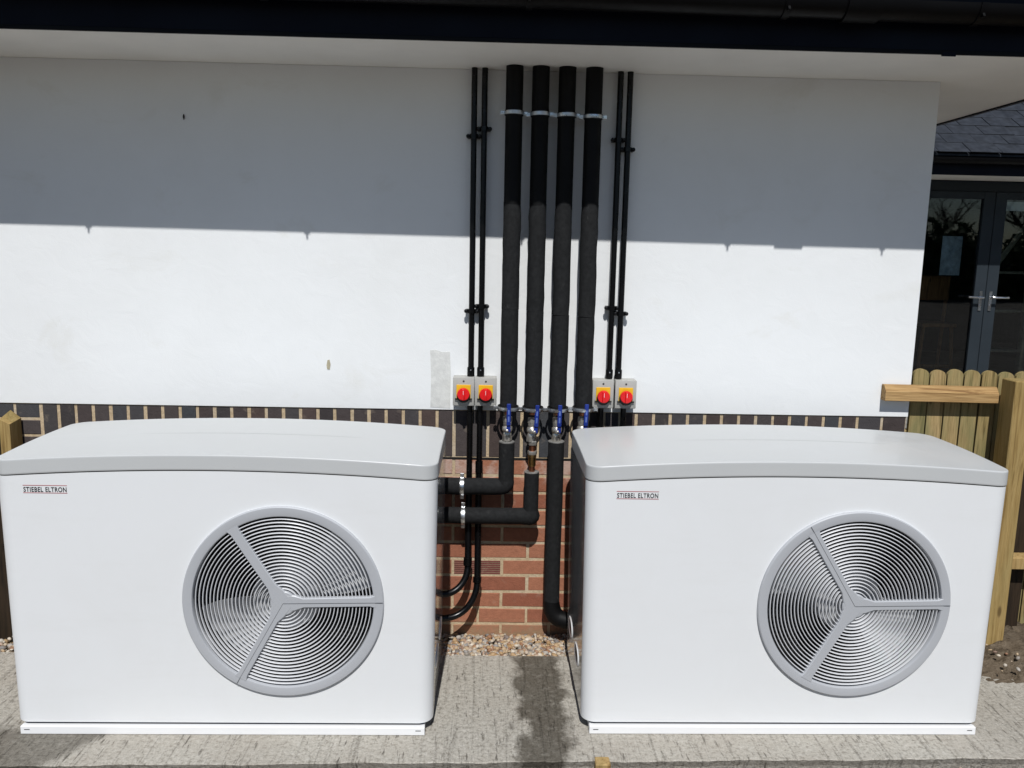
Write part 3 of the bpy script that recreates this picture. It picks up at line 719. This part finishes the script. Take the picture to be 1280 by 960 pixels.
# lower pipe runs
def run(label, loc, path_v, path_h, rv, rh, top, mat='pipe_foam'):
    t = thing('insulated_pipe', label, 'pipe', loc)
    for nm, pth, r in (('vertical_sleeve', path_v, rv), ('horizontal_sleeve', path_h, rh)):
        if pth: MB().tube(pth, r, 28).build(nm, mat, t, smooth=40)
    return t
def collar(t, z, r):   # pale cut end of the foam round the bare pipe
    MB().lathe([(.016, z+.0012), (r-.0015, z+.0012), (r+.0005, z-.0005), (r+.0004, z-.003)], (0, 0, 0), 'z', 28).build('sleeve_end', 'sleeve_grey', t, smooth=40)
# run 1: down, then left behind the left unit
x = PX[0]-.0025; zr = .716
t = run('black insulated pipe turning left towards the left heat pump, upper of the two', (x, PY, zr), [(0, 0, .022), (0, 0, .2005)], [(-.62, 0, .0), (-.3, 0, .002), (-.22, 0, -.001), (-.04, 0, 0)], .0335, .0365, None)
MB().tube([(-.045, 0, 0)]+bend((-.1, 0, 0), (0, 0, 0), (0, 0, .1), .022, 5)+[(0, 0, .03)], [.0363]+[.0352]*6+[.0336], 28).build('elbow', 'pipe_foam', t, smooth=40)
collar(t, .2, .0335); MB().tube([(0, 0, .198), (0, 0, .226)], .015, 18).build('bare_pipe', 'nickel', t, smooth=40)
# run 2: brass fittings, down, then left
x = PX[1]+.0025; zr = .585
t = run('black insulated pipe with brass fittings turning left towards the left heat pump, lower one', (x, PY, zr), [(0, 0, .022), (0, 0, .200)], [(-.73, 0, 0), (-.4, 0, .001), (-.25, 0, -.001), (-.045, 0, 0)], .0320, .0355, None)
MB().tube([(-.05, 0, 0)]+bend((-.1, 0, 0), (0, 0, 0), (0, 0, .1), .004, 3)+[(0, 0, .03)], [.0353]+[.040]*4+[.0321], 28).build('elbow', 'pipe_foam', t, smooth=40)
collar(t, .2, .032)
MB().tube([(0, 0, .198), (0, 0, .240)], .013, 18).build('bare_pipe', 'copper', t, smooth=40)
MB().lathe([(.015, .225), (.0165, .228), (.0165, .262), (.0185, .264), (.0185, .276), (.0145, .278)], (0, 0, 0), 'z', 20).build('fitting', 'brass', t, smooth=35)
MB().lathe([(.0195, .276), (.0205, .279), (.0205, .289), (.0195, .292)], (0, 0, 0), 'z', 8).build('nut', 'nickel', t, smooth=20)
MB().tube([(0, 0, .29), (0, 0, .335)], .014, 18).build('neck', 'copper', t, smooth=40)
MB().lathe([(.0185, .318), (.0195, .321), (.0195, .334), (.0175, .337)], (0, 0, 0), 'z', 8).build('nut', 'nickel', t, smooth=20)
# run 3: straight down, bending right into the right unit
x = PX[2]-.002; zr = .150
t = run('long black insulated pipe dropping to the foot of the right heat pump', (x, PY, zr), [(0, 0, .048), (-.001, 0, .25), (.001, 0, .5), (0, 0, .77)], None, .0345, .036, None)
MB().tube([(-.001, 0, .052)]+[(0.0, 0, .03), (.004, -.002, .005), (.016, -.006, -.018), (.036, -.012, -.032), (.062, -.02, -.036), (.10, -.03, -.036)], [.0345, .037, .0385, .039, .038, .0365, .035], 28).build('elbow', 'pipe_smooth', t, smooth=40)
collar(t, .771, .0345); MB().tube([(0, 0, .765), (0, 0, .80)], .015, 18).build('bare_pipe', 'nickel', t, smooth=40)
# run 4: hidden behind the right unit
x = PX[3]; zr = .5
t = run('black insulated pipe dropping behind the right heat pump under the fourth valve', (x, PY, zr), [(0, 0, 0), (0, 0, .42)], [(.0, 0, 0), (.35, 0, 0)], .0345, .0345, None)
collar(t, .42, .0345); MB().tube([(0, 0, .415), (0, 0, .45)], .015, 18).build('bare_pipe', 'nickel', t, smooth=40)
# clamps round the two horizontal runs
ch = clamp_mesh(.0385, .016, .003)
for zc, xc, lab in ((.716, -.196, 'shiny clamp round the upper horizontal pipe beside the left heat pump'), (.585, -.190, 'shiny clamp round the lower horizontal pipe beside the left heat pump')):
    clamp(ch, .0385, (xc, PY, zc), (0, pi/2, 0), lab, -PY, 'clamps on the horizontal pipes')

# ------------------------------------------------------------------ conduits and isolators
CR = .0122; CY = -.030
sad = MB()
ring = [(-.0225, 0.027), (.0225, .027)]
sad.lathe([(CR+.001, -.009), (CR+.0042, -.009), (CR+.0042, .009), (CR+.001, .009)], (0, 0, 0), 'z', 16)
sad.bbox(-.0265, .0265, .004, .029, -.0085, .0085, .002)
for sx in (-1, 1): sad.lathe([(.0088, .004), (.0088, -.004), (.0065, -.0085), (.002, -.0105)], (sx*.0235, 0, 0), 'y', 12)
sadm = sad.mesh('saddle', 35); sadm.materials.append(MATS['conduit_black'])
cup = MB().lathe([(CR, 0), (CR+.0032, 0), (CR+.0036, .004), (CR+.0036, .034), (CR+.0028, .038), (CR, .038)], (0, 0, 0), 'z', 18).mesh('adaptor', 35); cup.materials.append(MATS['conduit_black'])
scr = MB().lathe([(.003, 0), (.003, -.0025), (.001, -.003)], (0, -CR-.003, .027), 'y', 8).mesh('screw', 35); scr.materials.append(MATS['galvanised'])
def conduit(label, x, saddles, low):
    t = thing('conduit', label, 'conduit', (x, CY, 1.19), 'black cable conduits up to the soffit')
    MB().tube([(0, 0, 0), (0, 0, 2.4495-1.19)], CR, 18).build('tube', 'conduit_black', t, smooth=40)
    for z in saddles: put('saddle', sadm, t, (0, 0, z-1.19))
    put('adaptor', cup, t, (0, 0, .0)); put('screw', scr, t, (0, 0, 0))
    return t
CXS = (-.1655, -.1235, .4285, .4680)
SAD = ((2.182, 1.467), (2.212, 1.488), (2.181, 1.491), (2.144, 1.468))
CL = ('black conduit farthest left on the wall, up to the soffit', 'black conduit just left of the insulated risers, up to the soffit', 'black conduit just right of the insulated risers, up to the soffit', 'black conduit farthest right on the wall, up to the soffit')
for x, s, l in zip(CXS, SAD, CL): conduit(l, x, s, 0)
def isolator():
    t = thing('isolator_switch', '', 'switch')
    MB().bbox(-.0455, .0455, -.068, 0, -.061, .061, .0035, 2).build('enclosure', 'iso_grey', t, smooth=40)
    pl = MB().bbox(-.0305, .0305, -.0715, -.0675, -.036, .030, .0015).build('front_plate', 'iso_yellow', t)
    MB().lathe([(.0285, -.0675), (.0285, -.083), (.026, -.085)], (0, 0, -.0165), 'y', 32).box(-.036, .036, -.077, -.0685, -.034, -.028).build('knob_collar', 'iso_black', t, smooth=35)
    kn = MB().lathe([(.0265, -.080), (.0265, -.094), (.0245, -.0965), (.001, -.0968)], (0, 0, -.0075), 'y', 36).build('knob', 'iso_red', t, smooth=35)
    MB().bbox(-.0062, .0062, -.108, -.096, -.024, .024, .003, 2).build('grip', 'iso_red', kn, (0, 0, -.0075), smooth=40)
    MB().bbox(-.0008, .0008, -.1084, -.1078, -.0, .018, .0003).build('pointer', 'handle_white', kn, (0, 0, -.0075))
    MB().lathe([(.0042, -.0675), (.0042, -.0692), (.003, -.0698)], (0, 0, .045), 'y', 12).build('cover_screw', 'screw_dark', t, smooth=35)
    return t
i0 = isolator()
IL = ('grey isolator with red knob on yellow plate, leftmost of the four', 'grey isolator with red knob on yellow plate, just left of the insulated risers',
      'grey isolator with red knob on yellow plate, just right of the insulated risers', 'grey isolator with red knob on yellow plate, rightmost of the four')
for k, (x, z) in enumerate(((-.1945, 1.1275), (-.1005, 1.1275), (.4005, 1.126), (.4975, 1.126))):
    o = i0 if k == 0 else copy_tree(i0); o.location = (x, -.0005, z); o.rotation_euler = (0, (0, .004, -.004, .003)[k], 0)
    tag(o, IL[k], 'switch', 'rotary isolators on the wall')
# the lower cable conduits from the isolators into the units
def cable(label, x, pts, couplers):
    t = thing('cable_conduit', label, 'conduit', (x, CY, 1.066), 'conduits below the isolators')
    P = [Vector(p)-Vector((x, CY, 1.066)) for p in pts]
    MB().tube(P, [CR]*2+[CR+.0022]*(len(P)-2), 16).build('tube', 'conduit_black', t, smooth=40)
    for (p, q, r) in couplers:
        p, q = Vector(p)-Vector((x, CY, 1.066)), Vector(q)-Vector((x, CY, 1.066))
        MB().tube([p, q], r, 16).build('coupler', 'conduit_black', t, smooth=40)
def curve_left(x, z0, r, zend, yb=CY):
    pts = [(x, CY, 1.067), (x, CY, .80), (x, CY-.01, .6), (x, CY-.03, z0)]
    for i in range(1, 13):
        a = pi/2*i/12; pts.append((x-r+r*cos(a), CY-.03-.06*i/12, z0-r*sin(a)*1.15))
    pts.append((x-r-.12, CY-.12, z0-r*1.15)); return pts
xa, xb = -.1675, -.1245
cable('curved black conduit under the leftmost isolator, running behind the left heat pump', xa, curve_left(xa, .345, .09, 0), [((xa, CY-.028, .385), (xa-.001, CY-.031, .352), CR+.0065)])
cable('curved black conduit second under the left isolators, with a sleeve below the dark bricks', xb, curve_left(xb, .275, .125, 0), [((xb, CY, .815), (xb, CY-.001, .765), CR+.0042), ((xb, CY-.027, .295), (xb-.001, CY-.031, .272), CR+.0065)])
for x, l in ((.3985, 'black conduit under the third isolator, going down behind the right heat pump'), (.4965, 'black conduit under the rightmost isolator, going down behind the right heat pump')):
    cable(l, x, [(x, CY, 1.066), (x, CY, .7), (x, CY, .3), (x, CY-.05, .2)], [])

# ------------------------------------------------------------------ fences and posts
fence = thing('picket_fence', 'round-topped timber picket fence between house corner and gate post', 'fence', (1.775, .02, -.05))
pw, ph = .0695, 1.294
pts = [(-pw/2, 0), (pw/2, 0), (pw/2, ph-pw*.42)] + [(pw/2*cos(a), ph-pw*.42+pw*.42*sin(a)) for a in [pi*i/10 for i in range(1, 10)]] + [(-pw/2, ph-pw*.42)]
pm = MB().prism(pts, -.009, .009, 'y').mesh('picket'); pm.materials.append(MATS['fence_timber'])
for k in range(9):
    o = put('picket', pm, fence, (.037+.0762*k, RND.uniform(-.002, .002), RND.uniform(-.005, .005))); o.rotation_euler = (0, RND.uniform(-.0012, .0012), 0)
MB().bbox(-.01, .75, .010, .045, .25, .32, .003).build('back_rail', 'fence_timber', fence); MB().bbox(-.01, .75, .010, .045, .95, 1.02, .003).build('back_rail', 'fence_timber', fence)
# chamfered rail across wall corner and fence
rl = [(-.002, -.034), (-.042, -.034), (-.044, -.032), (-.044, .008), (-.022, .034), (-.002, .034)]
mb = MB().prism([(p[0], p[1]) for p in rl], -.25, .25, 'x')
rail = tag(mb.build('fence_rail', 'rail_timber', None, (1.882, -.0015, 1.145)), 'short chamfered timber rail fixed across the house corner and picket tops', 'rail')
rail.rotation_euler = (0, .008, 0)
gp = tag(MB().bbox(-.04, .04, -.05, .05, -.3, 1.224, .004).build('gate_post', 'post_timber', None, (2.171, -.102, 0)), 'thick square timber gate post at the right edge', 'post')
# low fence beyond the post
lf = thing('low_fence', 'timber fence panel running right from the gate post', 'fence', (2.19, -.06, 0))
for z in (.40, .92): MB().bbox(-.008, 1.3, -.035, .035, z-.03, z+.025, .003).build('fence_bar', 'post_timber', lf)
for k in range(4): MB().bbox(.075+.3*k, .165+.3*k, .0375, .056, .02, 1.15, .003).build('picket', 'dark_timber' if k == 0 else 'fence_timber', lf)
# left end
lp = MB(); hx, hy = .021, .044
lp.add([(-hx, -hy, -.2), (hx, -hy, -.2), (hx, hy, -.2), (-hx, hy, -.2), (-hx, -hy, .982), (hx, -hy, .962), (hx, hy, .972), (-hx, hy, 1.006)], [(0, 1, 2, 3), (4, 5, 6, 7), (0, 1, 5, 4), (1, 2, 6, 5), (2, 3, 7, 6), (3, 0, 4, 7)])
tag(lp.build('fence_post', 'post_timber', None, (-2.111, -.052, 0)), 'narrow timber post with sloped top at the left edge', 'post')
tag(MB().bbox(-2.62, -2.136, -.05, -.02, -.06, .93, .004).build('shade_board', 'dark_timber'), 'added dark board standing in for the shade at the left edge', 'board')  # near-black board added to fill the shaded strip left of the post
# survey peg by the pad
pg = MB().bbox(-.026, .026, -.024, .024, -.22, .0, .004); tag(pg.build('timber_peg', 'post_timber', None, (.324, -.950, .003)), 'short timber peg standing at the front edge of the pad', 'peg')

# ------------------------------------------------------------------ neighbouring building with glazed doors
NY = 5.0
nb = thing('garden_building', 'slate-roofed building with dark grey glazed double doors beyond the fence', 'building', (5.07, NY, .3))
def nbx(m_): return m_
L = lambda x, y, z: (x-5.07, y-NY, z-.3)
def nbox(x0, x1, y0, y1, z0, z1): a = L(x0, y0, z0); b_ = L(x1, y1, z1); return (a[0], b_[0], a[1], b_[1], a[2], b_[2])
tag(MB().box(2.9, 12, 3.2, 12, -.2, .28).build('patio', 'paving'), kind='structure')
DX0, DX1, DZ = 4.12, 6.02, 2.50
MB().box(*nbox(2.9, DX0, NY+.0, NY+.2, .28, 2.52)).box(*nbox(DX1, 11, NY, NY+.2, .28, 2.52)).build('outer_wall', 'white_render', nb)
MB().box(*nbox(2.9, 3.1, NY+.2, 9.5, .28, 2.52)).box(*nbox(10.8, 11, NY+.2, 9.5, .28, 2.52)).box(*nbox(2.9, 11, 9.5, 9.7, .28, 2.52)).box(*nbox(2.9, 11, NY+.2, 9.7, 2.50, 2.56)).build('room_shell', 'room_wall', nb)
fr = MB().box(*nbox(DX0, DX0+.07, NY+.03, NY+.11, .3, DZ)).box(*nbox(DX1-.07, DX1, NY+.03, NY+.11, .3, DZ)).box(*nbox(DX0+.07, DX1-.07, NY+.03, NY+.11, 2.42, DZ+.02)).build('door_frame', 'door_grey', nb)
for side, x0, x1 in (('l', DX0+.073, 5.0675), ('r', 5.0725, DX1-.073)):
    st = .118
    d = MB().bbox(*nbox(x0, x0+st, NY+.015, NY+.075, .32, 2.417), .003).bbox(*nbox(x1-st, x1, NY+.015, NY+.075, .32, 2.417), .003)
    d.bbox(*nbox(x0+st, x1-st, NY+.016, NY+.074, 2.345, 2.417), .003).bbox(*nbox(x0+st, x1-st, NY+.016, NY+.074, .32, .50), .003)
    dl = d.build('door_leaf', 'door_grey', nb)
    MB().box(*nbox(x0+st-.005, x1-st+.005, NY+.04, NY+.046, .495, 2.35)).build('pane', 'door_glass', dl)
    hx_ = x1-.05 if side == 'l' else x0+.05; sg = -1 if side == 'l' else 1
    a = L(hx_, NY, 1.345)
    hd = MB().tube([(a[0], a[1]+.012, a[2]), (a[0], a[1]-.045, a[2]), (a[0]+sg*.02, a[1]-.05, a[2]), (a[0]+sg*.16, a[1]-.05, a[2]+.002)], .0105, 10).bbox(a[0]-.016, a[0]+.016, a[1]+.004, a[1]+.016, a[2]-.14, a[2]+.06, .003)
    hd.build('handle', 'steel', dl, smooth=35)
    MB().lathe([(.009, .004), (.009, -.006)], (a[0], a[1]+.003, a[2]-.085), 'y', 12).build('lock', 'steel', dl)
EYN = NY-.62
MB().box(*nbox(2.3, 11.5, EYN+.02, NY+.0, 2.525, 2.537)).build('soffit', 'soffit_white', nb)
MB().box(*nbox(2.3, 11.5, EYN, EYN+.02, 2.515, 2.70)).build('fascia', 'fascia_navy', nb)
a = L(0, EYN-.056, 2.665)
prof = [(a[1]+.055*cos(t_), a[2]+.055*sin(t_)) for t_ in [pi+pi*i/12 for i in range(13)]]
MB().prism(prof, L(2.3, 0, 0)[0], L(11.5, 0, 0)[0], 'x').build('gutter', 'gutter_black', nb, smooth=35)
slope = radians(32); RB = L(2.3, EYN-.04, 2.715)
m = MB(); len_ = 4.2
m.prism([(RB[1], RB[2]-.03), (RB[1]+len_*cos(slope), RB[2]-.03+len_*sin(slope)), (RB[1]+len_*cos(slope), RB[2]+len_*sin(slope)-.012), (RB[1], RB[2]-.012)], RB[0], RB[0]+9.2, 'x')
roof = m.build('roof', 'slate', nb)
slm = [MB().bbox(-.148, .148, 0, .40, 0, .007, .0015).mesh('slate') for _ in range(1)][0]; slm.materials.append(MATS['slate'])
for r in range(9):
    for c in range(20):
        xx = 3.0+.302*c+(.151 if r % 2 else 0)-5.07; s_ = .2*r
        o = put('slate', slm, roof, (xx, RB[1]-.03+s_*cos(slope), RB[2]-.002+s_*sin(slope)+RND.uniform(0, .004)))
        o.rotation_euler = (slope-.03+RND.uniform(-.008, .01), RND.uniform(-.012, .012), RND.uniform(-.008, .008))
# things inside behind the glass
tag(MB().box(-.108, .108, -.001, .001, -.205, .205).build('paper_notice', 'paper', None, (4.794, NY+.25, 1.766)), 'pale sheet hanging inside the left door pane', 'paper')
ch_ = thing('high_chair', 'brown wooden chair standing inside behind the left door pane', 'chair', (4.78, 5.5, .3))
MB().bbox(-.17, .17, -.02, .0, .98, 1.25, .01).build('backrest', 'chair_timber', ch_)
MB().bbox(-.19, .19, -.20, .18, .70, .74, .01).build('seat', 'chair_timber', ch_)
for sx in (-1, 1):
    MB().tube([(sx*.20, -.18, 0), (sx*.155, -.15, .70)], .02, 8).build('leg', 'chair_timber', ch_, smooth=40)
    MB().tube([(sx*.20, .16, 0), (sx*.15, 0.0, 1.2)], .02, 8).build('leg', 'chair_timber', ch_, smooth=40)
MB().bbox(-.19, .19, -.175, -.155, .25, .29, .004).build('footrest', 'chair_timber', ch_)
rk = thing('timber_rack', 'pale timber rack with a diagonal brace behind the right door pane', 'rack', (5.72, 5.7, .3))
for x in (-.25, .25): MB().bbox(x-.035, x+.035, -.03, .03, 0, 2.02, .004).build('upright', 'rack_timber', rk)
for z in (.4, .85, 1.28): MB().bbox(-.215, .215, -.03, .25, z, z+.03, .004).build('shelf', 'rack_timber', rk)
MB().tube([(-.2, -.035, 1.33), (.2, -.035, 1.95)], .03, 4).build('brace', 'rack_timber', rk)
tag(MB().box(-.2, .2, -.002, .002, -.045, .045).build('notice_strip', 'notice_white', None, (5.40, NY+.054, 2.28)), 'white strip inside the top of the right door pane', 'notice')

# ------------------------------------------------------------------ hedge and bare trees behind the camera (seen mirrored in the door panes)
V, F = [], []
for i in range(11000):
    x = RND.uniform(-16, 42); z = RND.uniform(-.1, 1)**.8 if False else RND.random()
    z = z*(3.2+.6*sin(x*.7)+.35*sin(x*2.3)); y = -26+RND.uniform(-.9, .9)*(1-.05*z)
    s = RND.uniform(.09, .2); M = Matrix.Rotation(RND.uniform(0, 6.3), 3, 'Z') @ Matrix.Rotation(RND.uniform(.4, 2.6), 3, 'X')
    o = len(V); V += [tuple(Vector((x, y, z))+M @ Vector(p)) for p in ((-s, -s*.6, 0), (s, -s*.6, 0), (s*.7, s*.8, 0), (-s*.7, s*.8, 0))]; F.append((o, o+1, o+2, o+3))
o = len(V)
for i in range(59):
    x = -16+i; h = 2.75+.55*sin(x*.7)+.3*sin(x*2.3); V += [(x, -25.9, -.16), (x, -25.9, h*.9), (x, -26.2, h), (x, -26.5, h*.9), (x, -26.5, -.16)]
    if i: a = o+5*(i-1); F += [(a+k, a+5+k, a+6+k, a+1+k) for k in range(4)]
me = bpy.data.meshes.new('hedge'); me.from_pydata(V, [], F); me.materials.append(MATS['hedge_leaf'])
tag(put('hedge', me), 'dark green hedge behind the viewpoint, mirrored in the door panes', 'hedge', kind='stuff')
TR = random.Random(3)
def bare_tree(loc, h, label):
    t = thing('bare_tree', label, 'tree', loc, 'bare trees behind the hedge')
    tr = MB(); cr = MB()
    def grow(p, d, l, r, lev, mb):
        n = 4; path = [p]; q = p; dd = d
        for i in range(n):
            dd = (dd+Vector((TR.uniform(-.2, .2), TR.uniform(-.2, .2), TR.uniform(-.05, .15)))).normalized(); q = q+dd*l/n; path.append(q)
        mb.tube(path, [r*(1-.45*i/n) for i in range(n+1)], 6 if lev < 2 else 4, False)
        if lev >= 4: return
        for k in range(4 if lev < 3 else 3):
            i = TR.randint(1, n); a = TR.uniform(0, 6.28); out = Vector((cos(a), sin(a), TR.uniform(.1, .9))).normalized()
            grow(path[i], (dd*.45+out).normalized(), l*TR.uniform(.5, .72), r*.5, lev+1, cr)
    grow(Vector((0, 0, 0)), Vector((0, 0, 1)), h*.42, .2, 0, tr)
    tr.build('trunk', 'bark', t, smooth=60); cr.build('crown', 'bark', t, smooth=60)
for k, (x, y, h) in enumerate(((14, -28, 9), (18.5, -28.5, 10), (22.5, -29, 9.5), (27, -28, 10))):
    bare_tree((x, y, -.15), h, 'bare tree behind the viewpoint, mirrored at the top of the door panes')
